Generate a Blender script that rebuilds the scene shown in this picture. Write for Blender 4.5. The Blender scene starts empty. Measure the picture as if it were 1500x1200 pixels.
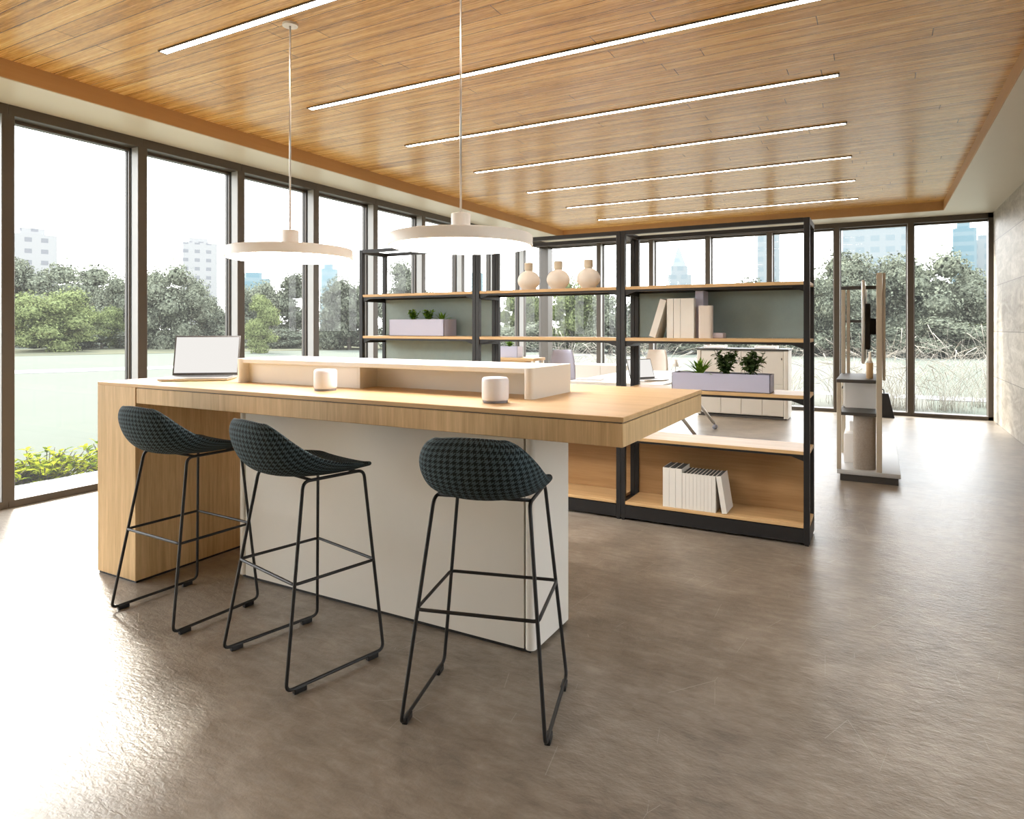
import bpy, bmesh, math, random
from mathutils import Vector, Matrix
random.seed(7)
scene = bpy.context.scene
COL = scene.collection
PI = math.pi

# ------------------------------------------------------------------ mesh helper
class MB:
    def __init__(s):
        s.v = []; s.f = []; s.uv = None
    def add(s, vs, fs):
        n = len(s.v); s.v += [tuple(p) for p in vs]; s.f += [tuple(i + n for i in f) for f in fs]
        return s
    def box(s, x0, x1, y0, y1, z0, z1, b=0.0, seg=2):
        x0, x1 = min(x0, x1), max(x0, x1); y0, y1 = min(y0, y1), max(y0, y1); z0, z1 = min(z0, z1), max(z0, z1)
        vs = [(x, y, z) for z in (z0, z1) for y in (y0, y1) for x in (x0, x1)]
        fs = [(0, 2, 3, 1), (4, 5, 7, 6), (0, 1, 5, 4), (2, 6, 7, 3), (0, 4, 6, 2), (1, 3, 7, 5)]
        if b <= 0: return s.add(vs, fs)
        bm = bmesh.new()
        bv = [bm.verts.new(p) for p in vs]
        for f in fs: bm.faces.new([bv[i] for i in f])
        b = min(b, .49 * min(x1 - x0, y1 - y0, z1 - z0))
        bmesh.ops.bevel(bm, geom=bm.edges[:], offset=b, segments=seg, profile=.5, affect='EDGES')
        return s.bm(bm)
    def bm(s, bm):
        bm.verts.index_update()
        s.add([v.co[:] for v in bm.verts], [[v.index for v in f.verts] for f in bm.faces]); bm.free()
        return s
    def prism(s, pts, z0, z1):
        n = len(pts)
        vs = [(x, y, z0) for x, y in pts] + [(x, y, z1) for x, y in pts]
        fs = [tuple(range(n - 1, -1, -1)), tuple(range(n, 2 * n))] + [(i, (i + 1) % n, n + (i + 1) % n, n + i) for i in range(n)]
        return s.add(vs, fs)
    def lathe(s, prof, c=(0, 0, 0), n=40):
        vs = []; fs = []; m = len(prof)
        for i in range(n):
            a = 2 * PI * i / n
            for r, z in prof: vs.append((c[0] + r * math.cos(a), c[1] + r * math.sin(a), c[2] + z))
        for i in range(n):
            j = (i + 1) % n
            for k in range(m - 1):
                fs.append((i * m + k, j * m + k, j * m + k + 1, i * m + k + 1))
        if prof[0][0] > 1e-6: fs.append(tuple(i * m for i in range(n - 1, -1, -1)))
        if prof[-1][0] > 1e-6: fs.append(tuple(i * m + m - 1 for i in range(n)))
        return s.add(vs, fs)
    def tube(s, pts, r, n=10, closed=False, r1=None):
        P = [Vector(p) for p in pts]; m = len(P); vs = []; fs = []
        up = None
        for i in range(m):
            if closed: t = (P[(i + 1) % m] - P[i - 1]).normalized()
            else: t = (P[min(i + 1, m - 1)] - P[max(i - 1, 0)]).normalized()
            if up is None:
                up = t.orthogonal().normalized()
            up = (up - t * up.dot(t)).normalized()
            w = t.cross(up)
            rr = r if r1 is None else r + (r1 - r) * i / (m - 1)
            for k in range(n):
                a = 2 * PI * k / n
                vs.append(P[i] + (up * math.cos(a) + w * math.sin(a)) * rr)
        L = m if closed else m - 1
        for i in range(L):
            j = (i + 1) % m
            for k in range(n):
                fs.append((i * n + k, i * n + (k + 1) % n, j * n + (k + 1) % n, j * n + k))
        if not closed: fs += [tuple(range(n - 1, -1, -1)), tuple((m - 1) * n + k for k in range(n))]
        return s.add(vs, fs)
    def xf(s, M):
        s.v = [tuple(M @ Vector(p)) for p in s.v]; return s
    def obj(s, name, mat, parent=None, smooth=False, loc=(0, 0, 0)):
        me = bpy.data.meshes.new(name); me.from_pydata(s.v, [], s.f); me.update()
        if s.uv:
            ul = me.uv_layers.new(name='UVMap')
            for lp in me.loops: ul.data[lp.index].uv = s.uv[lp.vertex_index]
        bm = bmesh.new(); bm.from_mesh(me); bmesh.ops.recalc_face_normals(bm, faces=bm.faces[:]); bm.to_mesh(me); bm.free()
        if smooth:
            for p in me.polygons: p.use_smooth = True
            if smooth == 'auto':
                me.set_sharp_from_angle(angle=math.radians(35))
        me.materials.append(mat)
        o = bpy.data.objects.new(name, me); COL.objects.link(o); o.location = loc
        if parent: o.parent = parent
        return o

def fillet(pts, r, closed=False, n=5):
    P = [Vector(p) for p in pts]; out = []; m = len(P)
    for i in range(m):
        if not closed and i in (0, m - 1): out.append(P[i]); continue
        a, b, c = P[i - 1], P[i], P[(i + 1) % m]
        d1 = (a - b); d2 = (c - b)
        q = min(r, d1.length * .45, d2.length * .45)
        p1 = b + d1.normalized() * q; p2 = b + d2.normalized() * q
        for k in range(n + 1):
            t = k / n
            out.append(p1 * (1 - t) ** 2 + b * 2 * t * (1 - t) + p2 * t * t)
    return out

def tag(o, label=None, cat=None, group=None, kind=None):
    if label: o['label'] = label
    if cat: o['category'] = cat
    if group: o['group'] = group
    if kind: o['kind'] = kind
    return o
def thing(name, label, cat, loc=(0, 0, 0), rz=0, group=None):
    o = bpy.data.objects.new(name, None); COL.objects.link(o); o.empty_display_size = .1
    o.location = loc; o.rotation_euler = (0, 0, rz)
    return tag(o, label, cat, group)
def dup(o, parent=None):
    c = o.copy(); COL.objects.link(c)
    if parent: c.parent = parent
    for ch in list(o.children): dup(ch, c)
    return c

# ------------------------------------------------------------------ materials
class NT:
    def __init__(s, name):
        s.m = bpy.data.materials.new(name); s.m.use_nodes = True
        s.t = s.m.node_tree; s.t.nodes.clear()
        s.out = s.n('ShaderNodeOutputMaterial')
    def n(s, typ, **kw):
        nd = s.t.nodes.new(typ)
        for k, v in kw.items():
            if k.startswith('i_'):
                nd.inputs[k[2:].replace('_', ' ')].default_value = v
            else: setattr(nd, k, v)
        return nd
    def l(s, a, b): s.t.links.new(a, b)
    def math(s, op, a, b=None):
        nd = s.n('ShaderNodeMath', operation=op)
        for i, x in enumerate((a, b)):
            if x is None: continue
            if isinstance(x, (int, float)): nd.inputs[i].default_value = x
            else: s.l(x, nd.inputs[i])
        return nd.outputs[0]
    def mix(s, fac, a, b, blend='MIX'):
        nd = s.n('ShaderNodeMix', data_type='RGBA', blend_type=blend)
        for i, x in zip((0, 6, 7), (fac, a, b)):
            if isinstance(x, (int, float)): nd.inputs[i].default_value = x
            elif isinstance(x, tuple): nd.inputs[i].default_value = (*x, 1)[:4]
            else: s.l(x, nd.inputs[i])
        return nd.outputs[2]
    def ramp(s, fac, stops):
        nd = s.n('ShaderNodeValToRGB'); e = nd.color_ramp.elements
        while len(e) < len(stops): e.new(.5)
        for el, (p, c) in zip(e, stops): el.position = p; el.color = (*c, 1)
        s.l(fac, nd.inputs[0]); return nd.outputs[0]
    def coord(s, scale=(1, 1, 1), kind='Object', rot=(0, 0, 0)):
        tc = s.n('ShaderNodeTexCoord'); mp = s.n('ShaderNodeMapping')
        mp.inputs['Scale'].default_value = scale; mp.inputs['Rotation'].default_value = rot
        s.l(tc.outputs[kind], mp.inputs[0]); return mp.outputs[0]
    def noise(s, vec, scale=5, detail=4, rough=.55, dist=0):
        nd = s.n('ShaderNodeTexNoise'); s.l(vec, nd.inputs['Vector'])
        nd.inputs['Scale'].default_value = scale; nd.inputs['Detail'].default_value = detail
        nd.inputs['Roughness'].default_value = rough; nd.inputs['Distortion'].default_value = dist
        return nd.outputs[0]
    def bump(s, h, strength=.2, dist=.01):
        nd = s.n('ShaderNodeBump'); nd.inputs['Strength'].default_value = strength; nd.inputs['Distance'].default_value = dist
        s.l(h, nd.inputs['Height']); return nd.outputs[0]
    def pbr(s, col, rough=.5, metal=0, spec=.5, normal=None, coat=0, emit=None, es=0):
        b = s.n('ShaderNodeBsdfPrincipled')
        for k, x in (('Base Color', col), ('Roughness', rough), ('Metallic', metal), ('Specular IOR Level', spec), ('Coat Weight', coat)):
            if isinstance(x, (int, float)): b.inputs[k].default_value = x
            elif isinstance(x, tuple): b.inputs[k].default_value = (*x, 1)[:4]
            else: s.l(x, b.inputs[k])
        if normal is not None: s.l(normal, b.inputs['Normal'])
        if emit: b.inputs['Emission Color'].default_value = (*emit, 1); b.inputs['Emission Strength'].default_value = es
        s.l(b.outputs[0], s.out.inputs[0]); s.b = b
        return s.m

def plain(name, col, rough=.5, metal=0, spec=.5, var=.06, scale=8, coat=0):
    t = NT(name); v = t.noise(t.coord(), scale, 3)
    c = t.mix(v, tuple(x * (1 - var) for x in col), tuple(min(1, x * (1 + var)) for x in col))
    return t.pbr(c, rough, metal, spec, coat=coat)

def wood(name, dark, light, axis='x', rough=.42, fine=1.0, spec=.4):
    t = NT(name)
    sc = {'x': (1.2, 26, 26), 'y': (26, 1.2, 26), 'z': (26, 26, 1.2)}[axis]
    v = t.coord(sc)
    a = t.noise(v, 1.0 * fine, 4, .6, .3); b = t.noise(v, 5.0 * fine, 3, .6)
    h = t.math('ADD', t.math('MULTIPLY', a, .6), t.math('MULTIPLY', b, .4))
    c = t.ramp(h, [(.34, dark), (.52, tuple((p + q) / 2 for p, q in zip(dark, light))), (.66, light)])
    return t.pbr(c, rough, 0, spec, normal=t.bump(b, .06, .004))

M = {}
M['oak_x'] = wood('oak_grain_long', (.50, .315, .140), (.66, .44, .22), 'x')
M['oak_z'] = wood('oak_grain_upright', (.47, .31, .14), (.70, .49, .255), 'z', fine=1.4)
M['oak_shaded'] = wood('oak_shaded_panel', (.30, .165, .066), (.40, .235, .105), 'x')  # same oak as the shelves, darkened for the shade inside the bays
M['white_lam'] = plain('warm_white_laminate', (.74, .71, .65), .38, var=.02)
M['white_paint'] = plain('white_powder_coat', (.87, .86, .84), .4, var=.02)
M['white_cer'] = plain('white_ceramic', (.83, .83, .88), .35, var=.02)
M['grey_base'] = plain('grey_rubber_base', (.25, .25, .29), .6)
M['cream'] = plain('cream_plaster', (.66, .60, .48), .38, var=.02, scale=3)
M['fascia'] = wood('fascia_wood', (.46, .275, .12), (.50, .305, .14), 'y', rough=.4)
M['black'] = plain('black_powder_coat', (.016, .015, .015), .42, spec=.35, var=.1)
M['bronze'] = plain('bronze_aluminium', (.070, .055, .041), .38, spec=.5, var=.05)
M['lit_side'] = plain('bronze_lit_side', (.33, .32, .305), .45, var=.03)  # lighter copy of the frame bronze, grazing daylight put into its colour
M['gasket'] = plain('dark_gasket', (.03, .028, .025), .6)
M['frame_side'] = M['bronze']
M['lav'] = plain('lavender_grey_metal', (.43, .425, .53), .5, var=.02)
M['soil'] = plain('dark_soil', (.02, .016, .012), .9, var=.4, scale=60)
M['clay'] = plain('pale_stoneware', (.80, .76, .70), .6, var=.05, scale=20)
M['clay_neck'] = plain('pale_stoneware_neck', (.70, .62, .50), .65, var=.05)
M['book'] = plain('off_white_cover', (.70, .67, .61), .55, var=.03)
M['page'] = plain('dark_page_tops', (.055, .06, .06), .8, var=.2)
M['taupe'] = plain('beige_card', (.62, .55, .48), .6, var=.03)
M['mauve'] = plain('mauve_card', (.42, .37, .40), .6, var=.03)
M['slate'] = plain('dark_grey_laminate', (.06, .055, .05), .5)
M['alu'] = plain('brushed_aluminium', (.62, .60, .58), .3, metal=.9, var=.04, scale=20)
M['board'] = plain('pale_grey_board', (.50, .51, .51), .4, var=.02)
M['chrome'] = plain('polished_metal', (.72, .71, .70), .22, metal=1, var=.02)
M['screen'] = plain('black_glass_screen', (.012, .012, .014), .12, spec=.6)
M['beige_post'] = plain('pale_beige_metal', (.52, .46, .36), .42, var=.02)
M['bottle_wood'] = plain('pale_wood_bottle', (.52, .34, .17), .5, var=.1, scale=20)
M['ledge'] = plain('pale_ledge_stone', (.3, .3, .29), .8, var=.05)
M['keys'] = plain('dark_keys', (.05, .05, .05), .5)

def emis(name, col, strength):
    t = NT(name); e = t.n('ShaderNodeEmission'); e.inputs[0].default_value = (*col, 1); e.inputs[1].default_value = strength
    t.l(e.outputs[0], t.out.inputs[0]); return t.m
M['strip'] = emis('strip_diffuser', (1, .90, .78), 30)
M['pend'] = emis('pendant_diffuser', (1, .97, .93), 26)
M['lit_screen'] = emis('lit_laptop_screen', (.95, .92, .88), .95)

# green fabric panel
t = NT('sage_green_felt'); v = t.coord((1, 1, 1)); a = t.noise(v, 14, 4); b = t.noise(v, 220, 2)
c = t.mix(t.math('ADD', t.math('MULTIPLY', a, .6), t.math('MULTIPLY', b, .4)), (.225, .285, .27), (.32, .385, .365))
M['felt'] = t.pbr(c, .9, spec=.15, normal=t.bump(b, .15, .002))
# tweed bin
t = NT('taupe_tweed'); v = t.coord(); a = t.noise(v, 60, 3); b = t.noise(v, 240, 2)
c = t.mix(t.math('MULTIPLY', t.math('ADD', a, b), .5), (.25, .21, .17), (.52, .46, .40)); M['tweed'] = t.pbr(c, .9, spec=.2)

# houndstooth
t = NT('teal_black_houndstooth')
tc = t.n('ShaderNodeTexCoord'); sp = t.n('ShaderNodeSeparateXYZ'); t.l(tc.outputs['UV'], sp.inputs[0])
P_ = 1 / .0175
u = t.math('MULTIPLY', sp.outputs[0], P_); w = t.math('MULTIPLY', sp.outputs[1], P_)
ua = t.math('LESS_THAN', t.math('FRACT', u), .5); wa = t.math('LESS_THAN', t.math('FRACT', w), .5)
diag = t.math('LESS_THAN', t.math('FRACT', t.math('MULTIPLY', t.math('ADD', u, w), 2.0)), .5)
same = t.math('COMPARE', ua, wa)
same.node.inputs[2].default_value = .1
k = t.math('ADD', t.math('MULTIPLY', same, ua), t.math('MULTIPLY', t.math('SUBTRACT', 1, same), diag))
nz = t.noise(t.coord(), 160, 2)
cl = t.mix(nz, (.045, .070, .080), (.088, .122, .136))
c = t.mix(k, cl, (.008, .012, .014))
M['hound'] = t.pbr(c, .85, spec=.2, normal=t.bump(t.math('ADD', t.math('MULTIPLY', k, .5), nz), .3, .003))

# polished concrete floor
t = NT('polished_concrete'); v = t.coord()
a = t.noise(v, .55, 5, .6, .2); b = t.noise(v, 3.2, 6, .65, .2); g = t.noise(v, 38, 4, .7)
g2 = t.noise(t.coord((9, 24, 1), rot=(0, 0, .35)), 1.0, 5, .7, .5)
h = t.math('ADD', t.math('MULTIPLY', a, .34), t.math('ADD', t.math('MULTIPLY', b, .34), t.math('MULTIPLY', g2, .32)))
c = t.ramp(h, [(.37, (.135, .108, .080)), (.5, (.245, .205, .160)), (.63, (.370, .322, .262))])
def scratch(scale, rot, wdt):
    vo = t.n('ShaderNodeTexVoronoi', feature='DISTANCE_TO_EDGE', voronoi_dimensions='2D'); vo.inputs['Scale'].default_value = scale
    nd = t.noise(t.coord((1, 1, 1)), 1.7, 2)
    mp = t.coord((1, .33, 1), rot=(0, 0, rot))
    t.l(mp, vo.inputs['Vector'])
    ln = t.math('LESS_THAN', vo.outputs['Distance'], wdt)
    msk = t.math('GREATER_THAN', t.noise(t.coord((1, 1, 1), rot=(0, 0, rot)), 2.6, 3), .60)
    return t.math('MULTIPLY', ln, msk)
s1 = t.math('MAXIMUM', scratch(2.3, .5, .0022), t.math('MAXIMUM', scratch(3.1, 1.5, .002), scratch(2.7, 2.6, .002)))
c = t.mix(t.math('MULTIPLY', s1, .5), c, (.48, .45, .39))
rg = t.math('ADD', .24, t.math('ADD', t.math('MULTIPLY', b, .10), t.math('MULTIPLY', g, .06)))
wv = t.noise(t.coord((22, 52, 1), rot=(0, 0, .5)), 1.0, 3, .55, .6); fg = t.noise(t.coord(), 110, 3, .6)
bm_ = t.math('ADD', t.math('MULTIPLY', g, .22), t.math('ADD', t.math('MULTIPLY', wv, .34), t.math('ADD', t.math('MULTIPLY', fg, .16), t.math('MULTIPLY', s1, -.3))))
M['floor'] = t.pbr(c, rg, spec=.42, normal=t.bump(bm_, .7, .009))

# plank ceiling
t = NT('glossy_timber_planks'); v = t.coord()
br = t.n('ShaderNodeTexBrick', offset=0, offset_frequency=2, squash=1)
sp = t.n('ShaderNodeSeparateXYZ'); t.l(v, sp.inputs[0]); wn_ = t.n('ShaderNodeTexWhiteNoise', noise_dimensions='1D')
t.l(t.math('FLOOR', t.math('DIVIDE', sp.outputs[1], .128)), wn_.inputs['W'])
cbx = t.n('ShaderNodeCombineXYZ'); t.l(t.math('ADD', sp.outputs[0], t.math('MULTIPLY', wn_.outputs['Value'], 2.4)), cbx.inputs[0]); t.l(sp.outputs[1], cbx.inputs[1])
t.l(cbx.outputs[0], br.inputs['Vector'])
for k_, x in (('Scale', 1), ('Mortar Size', .0028), ('Mortar Smooth', .3), ('Bias', 0), ('Brick Width', 2.4), ('Row Height', .128)): br.inputs[k_].default_value = x
br.inputs['Color1'].default_value = (0, 0, 0, 1); br.inputs['Color2'].default_value = (1, 1, 1, 1); br.inputs['Mortar'].default_value = (.5, .5, .5, 1)
a = t.noise(t.coord((.55, 16, 1)), 1.3, 5, .62, .35); b = t.noise(t.coord((1.1, 62, 1)), 1.4, 4, .62); g = t.noise(t.coord((9, 60, 1)), 2.0, 3, .6)
h = t.math('ADD', t.math('MULTIPLY', a, .46), t.math('ADD', t.math('MULTIPLY', b, .36), t.math('MULTIPLY', g, .18)))
pl = t.n('ShaderNodeSeparateColor'); t.l(br.outputs['Color'], pl.inputs[0])
h = t.math('ADD', h, t.math('MULTIPLY', t.math('SUBTRACT', pl.outputs[0], .5), .07))
c = t.ramp(h, [(.35, (.26, .120, .028)), (.44, (.50, .260, .068)), (.53, (.72, .425, .135)), (.66, (.86, .61, .25))])
c = t.mix(br.outputs['Fac'], c, (.07, .03, .012))
hb = t.math('SUBTRACT', t.math('MULTIPLY', b, .25), br.outputs['Fac'])
M['planks'] = t.pbr(c, t.math('ADD', .20, t.math('MULTIPLY', b, .12)), spec=.6, normal=t.bump(hb, .22, .004))

# stone wall (tiles run along y and z)
t = NT('travertine_grey_stone')
tc = t.n('ShaderNodeTexCoord'); sp = t.n('ShaderNodeSeparateXYZ'); t.l(tc.outputs['Object'], sp.inputs[0])
cb = t.n('ShaderNodeCombineXYZ'); t.l(sp.outputs[1], cb.inputs[0]); t.l(sp.outputs[2], cb.inputs[1])
br = t.n('ShaderNodeTexBrick', offset=.5); t.l(cb.outputs[0], br.inputs['Vector'])
for k_, x in (('Scale', 1), ('Mortar Size', .004), ('Mortar Smooth', .2), ('Bias', 0), ('Brick Width', 1.3), ('Row Height', .652)): br.inputs[k_].default_value = x
br.inputs['Color1'].default_value = (0, 0, 0, 1); br.inputs['Color2'].default_value = (1, 1, 1, 1)
a = t.noise(t.coord((1, .7, 2.4)), 2.4, 7, .65, 1.2); b = t.noise(t.coord(), 24, 4, .65)
h = t.math('ADD', t.math('MULTIPLY', a, .65), t.math('MULTIPLY', b, .35))
pl = t.n('ShaderNodeSeparateColor'); t.l(br.outputs['Color'], pl.inputs[0])
h = t.math('ADD', h, t.math('MULTIPLY', t.math('SUBTRACT', pl.outputs[0], .5), .08))
c = t.ramp(h, [(.34, (.23, .195, .155)), (.5, (.36, .32, .265)), (.66, (.52, .48, .415))])
c = t.mix(br.outputs['Fac'], c, (.10, .085, .07))
M['stone'] = t.pbr(c, .5, spec=.4, normal=t.bump(t.math('SUBTRACT', t.math('MULTIPLY', b, .4), br.outputs['Fac']), .3, .004))

# glass pane, with a faint white veil standing in for outdoor haze
t = NT('hazed_window_glass'); tr = t.n('ShaderNodeBsdfTransparent'); gl = t.n('ShaderNodeBsdfGlossy'); gl.inputs['Roughness'].default_value = .0
lw = t.n('ShaderNodeLayerWeight'); lw.inputs[0].default_value = .5; mx = t.n('ShaderNodeMixShader')
geo = t.n('ShaderNodeNewGeometry'); dp = t.n('ShaderNodeVectorMath', operation='DOT_PRODUCT')
t.l(geo.outputs['Incoming'], dp.inputs[0]); t.l(geo.outputs['Normal'], dp.inputs[1])
sch = t.math('POWER', t.math('SUBTRACT', 1, t.math('ABSOLUTE', dp.outputs['Value'])), 5)
fac = t.math('ADD', .012, t.math('MULTIPLY', sch, .06))
t.t.nodes.remove(lw)
tr.inputs[0].default_value = (.985, .992, .988, 1)
hz = t.n('ShaderNodeBsdfTranslucent'); hz.inputs[0].default_value = (1, 1, 1, 1); m2 = t.n('ShaderNodeMixShader'); m2.inputs[0].default_value = .0055
t.l(fac, mx.inputs[0]); t.l(tr.outputs[0], mx.inputs[1]); t.l(gl.outputs[0], mx.inputs[2])
t.l(mx.outputs[0], m2.inputs[1]); t.l(hz.outputs[0], m2.inputs[2]); t.l(m2.outputs[0], t.out.inputs[0])
M['glass'] = t.m

# outdoors
def leafmat(name, dark, light, scale=26):
    t = NT(name)
    tc = t.n('ShaderNodeTexCoord')
    a = t.noise(tc.outputs['Object'], scale, 3, .6)
    oi = t.n('ShaderNodeObjectInfo')
    a2 = t.math('ADD', a, t.math('MULTIPLY', t.math('SUBTRACT', oi.outputs['Random'], .5), .08))
    c = t.ramp(a2, [(.38, dark), (.62, light)])
    d = t.n('ShaderNodeBsdfDiffuse'); tl = t.n('ShaderNodeBsdfTranslucent'); mx = t.n('ShaderNodeMixShader'); mx.inputs[0].default_value = .3
    t.l(c, d.inputs[0]); t.l(c, tl.inputs[0]); t.l(d.outputs[0], mx.inputs[1]); t.l(tl.outputs[0], mx.inputs[2]); t.l(mx.outputs[0], t.out.inputs[0])
    return t.m
M['leaf_grey'] = leafmat('hazed_olive_leaves', (.014, .016, .011), (.205, .222, .162))  # olive leaves greyed and paled to stand in for distance haze
M['leaf_green'] = leafmat('fresh_green_leaves', (.016, .022, .008), (.210, .245, .105))
M['leaf_shrub'] = leafmat('lime_shrub_leaves', (.06, .10, .008), (.42, .44, .03), 9)
M['leaf_in'] = leafmat('deep_green_leaves', (.03, .06, .018), (.13, .19, .07), 30)
M['leaf_bright'] = leafmat('bright_green_leaves', (.09, .20, .02), (.26, .42, .06), 30)
M['straw'] = leafmat('straw_grass', (.32, .29, .24), (.52, .48, .41), 3)
M['bark'] = plain('grey_bark', (.10, .085, .07), .9, var=.3)
t = NT('mown_lawn'); v = t.coord(); a = t.noise(v, .09, 4, .6); b = t.noise(v, 2.2, 4, .7)
c = t.mix(t.math('ADD', t.math('MULTIPLY', a, .6), t.math('MULTIPLY', b, .4)), (.084, .092, .074), (.108, .115, .097))
M['lawn'] = t.pbr(c, 1, spec=0)
M['meadow'] = plain('pale_meadow', (.118, .118, .102), 1, spec=0, var=.16, scale=2.5)
M['dry'] = plain('dry_grass', (.085, .085, .058), 1, spec=0, var=.12, scale=.4)
M['path'] = plain('pale_path', (.16, .16, .155), .9, spec=.1, var=.05)
def tower(name, wall, glassc, sx, sz, wx=.7, wz=.5):
    t = NT(name); tc = t.n('ShaderNodeTexCoord'); sp = t.n('ShaderNodeSeparateXYZ'); t.l(tc.outputs['Object'], sp.inputs[0])
    hx = t.math('ADD', sp.outputs[0], sp.outputs[1])
    a = t.math('LESS_THAN', t.math('FRACT', t.math('MULTIPLY', hx, sx)), wx)
    b = t.math('LESS_THAN', t.math('FRACT', t.math('MULTIPLY', sp.outputs[2], sz)), wz)
    c = t.mix(t.math('MULTIPLY', a, b), wall, glassc)
    return t.pbr(c, .7, spec=.2)
M['tw_white'] = tower('white_tower', (.19, .19, .187), (.12, .122, .13), .25, .30, .45, .4)
M['tw_blue'] = tower('blue_glass_tower', (.115, .158, .172), (.085, .138, .158), .12, .28, .85, .6)
M['tw_pale'] = tower('pale_blue_tower', (.162, .180, .184), (.132, .160, .170), .22, .26, .6, .5)

# ------------------------------------------------------------------ room shell
XL, XR, YB, YF, ZS, ZC = -5.72, 1.475, 11.85, -3.2, 3.04, 3.17
S = lambda o: tag(o, kind='structure')
S(MB().box(XL - .16, XR + .2, YF - .2, YB + .16, -.12, 0).obj('floor', M['floor']))
S(MB().box(-5.15, .83, -2.6, 11.3, ZC, ZC + .12).obj('ceiling', M['planks']))
def soffit(name, x0, x1, y0, y1, fx):
    o = S(MB().box(x0, x1, y0, y1, ZS, ZC + .12).obj(name, M['cream']))
    MB().box(*fx, ZS + .004, ZC).obj('fascia', M['fascia'], o)
soffit('trim_1', XL - .22, -5.15, YF - .2, YB + .22, (-5.15, -5.142, -2.6, 11.3))
soffit('trim_2', .83, XR + .2, YF - .2, YB + .22, (.822, .83, -2.6, 11.3))
soffit('trim_3', -5.15, .83, 11.3, YB + .22, (-5.142, .822, 11.292, 11.3))
soffit('trim_4', -5.15, .83, YF - .2, -2.6, (-5.142, .822, -2.6, -2.592))
S(MB().box(XL - .3, XR + .3, YF - .3, YB + .3, ZC + .12, ZC + .4).obj('trim_5', M['cream']))
S(MB().box(XR, XR + .2, 3.2, YB + .22, 0, ZS).box(XR, XR + .2, YF - .2, 2.0, 0, ZS).obj('wall_right', M['stone']))
S(MB().box(XL - .22, XR, YF - .2, YF, 0, ZS).obj('wall_front', M['cream']))

def window_bay(name, L, a0, a1, mull_start, mull_end):
    """frame in plane: a along wall, d depth outward; L maps (a,d)->(x,y)"""
    m = MB(); g = MB(); k = MB()
    def bx(mb, aa, ab, d0, d1, z0, z1):
        p = L(aa, d0); q = L(ab, d1); mb.box(p[0], q[0], p[1], q[1], z0, z1, .003, 1)
    bx(m, a0, a1, .0, .20, 2.96, ZS); bx(m, a0, a1, 0, .20, 0, .055)
    bx(m, a0, a1, .115, .185, 2.935, 2.97)
    for c, on in ((a0, mull_start), (a1, mull_end)):
        if on:
            bx(m, c - .041, c + .041, 0, .20, .05, 2.965)
            for s in (-1, 1):
                bx(m, c + s * .041, c + s * .055, .115, .185, .05, 2.965)
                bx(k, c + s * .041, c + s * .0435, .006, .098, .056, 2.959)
                bx(g, c + s * .041, c + s * .046, .10, .114, .055, 2.96)
                bx(g, c + s * .055, c + s * .060, .140, .158, .075, 2.94)
    o = S(m.obj(name, M['bronze']))
    p = L(a0 + .01, .146); q = L(a1 - .01, .152)
    MB().box(p[0], q[0], p[1], q[1], .06, 2.95).obj('pane', M['glass'], o)
    g.obj('gasket', M['gasket'], o)
    if k.v: k.obj('lit_side_plate', M['lit_side'], o)  # thin added plates that carry the painted daylight on mullion sides
wn = 0
ym = [2.535 + 1.0415 * k for k in range(-5, 9)]
ed = [YF] + ym + [YB]
for i in range(len(ed) - 1):
    wn += 1
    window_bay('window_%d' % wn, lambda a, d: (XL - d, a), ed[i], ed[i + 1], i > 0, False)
xm = [XL + .04] + [.44 - 1.02 * k for k in range(5, -1, -1)] + [XR - .04]
for i in range(len(xm) - 1):
    wn += 1
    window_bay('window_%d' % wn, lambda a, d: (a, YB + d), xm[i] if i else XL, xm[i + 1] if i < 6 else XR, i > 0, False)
for i in range(1):
    wn += 1
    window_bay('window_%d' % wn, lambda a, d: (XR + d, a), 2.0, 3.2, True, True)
S(MB().box(XR - .06, XR, YB, YB + .2, .0, ZS).obj('trim_6', M['bronze']))
S(MB().box(XL - .20, XL, YB - .01, YB + .2, 0, ZS).obj('trim_7', M['bronze']))

# ------------------------------------------------------------------ ceiling lights
ly = [2.70, 3.985, 5.27, 6.552, 7.865, 9.147, 10.43]
words = ['nearest the camera, above the counter', 'second from the camera', 'third from the camera', 'fourth from the camera', 'third from the far window wall', 'second from the far window wall', 'nearest the far window wall']
for y, wd in zip(ly, words):
    th = thing('linear_ceiling_light', 'long lit ceiling strip light in the timber ceiling, ' + wd, 'ceiling light', (-2.175, y, ZC), 0, 'strip lights across the timber ceiling')
    m = MB(); m.box(-1.925, 1.925, -.029, -.024, -.010, 0); m.box(-1.925, 1.925, .024, .029, -.010, 0)
    m.box(-1.937, -1.925, -.029, .029, -.010, 0); m.box(1.925, 1.937, -.029, .029, -.010, 0)
    m.obj('frame', M['bronze'], th)
    MB().box(-1.925, 1.925, -.024, .024, -.008, 0).obj('diffuser', M['strip'], th)

def pendant(x, lab):
    th = thing('pendant_lamp', lab, 'pendant lamp', (x, 2.82, 1.77), 0, 'white disc pendants over the counter')
    R = .365
    MB().lathe([(0, .058), (R - .012, .058), (R - .004, .056), (R, .050), (R, .002), (R - .003, 0), (R - .009, 0), (R - .009, .016), (0, .016)], n=96).obj('shade', M['white_paint'], th, 'auto')
    MB().lathe([(0, .004), (R - .010, .004), (R - .010, .010), (0, .010)], n=96).obj('diffuser', M['pend'], th, 'auto')
    MB().lathe([(0, .05), (.049, .05), (.049, .165), (.046, .169), (0, .169)], n=40).obj('collar', M['white_paint'], th, 'auto')
    MB().tube([(0, 0, .168), (0, 0, ZC - 1.77 - .012)], .0055, 12).obj('rod', M['alu'], th, True)
    MB().lathe([(0, 0), (.045, 0), (.045, .014), (0, .014)], c=(0, 0, ZC - 1.77 - .0142), n=32).obj('canopy', M['white_paint'], th, 'auto')
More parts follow.
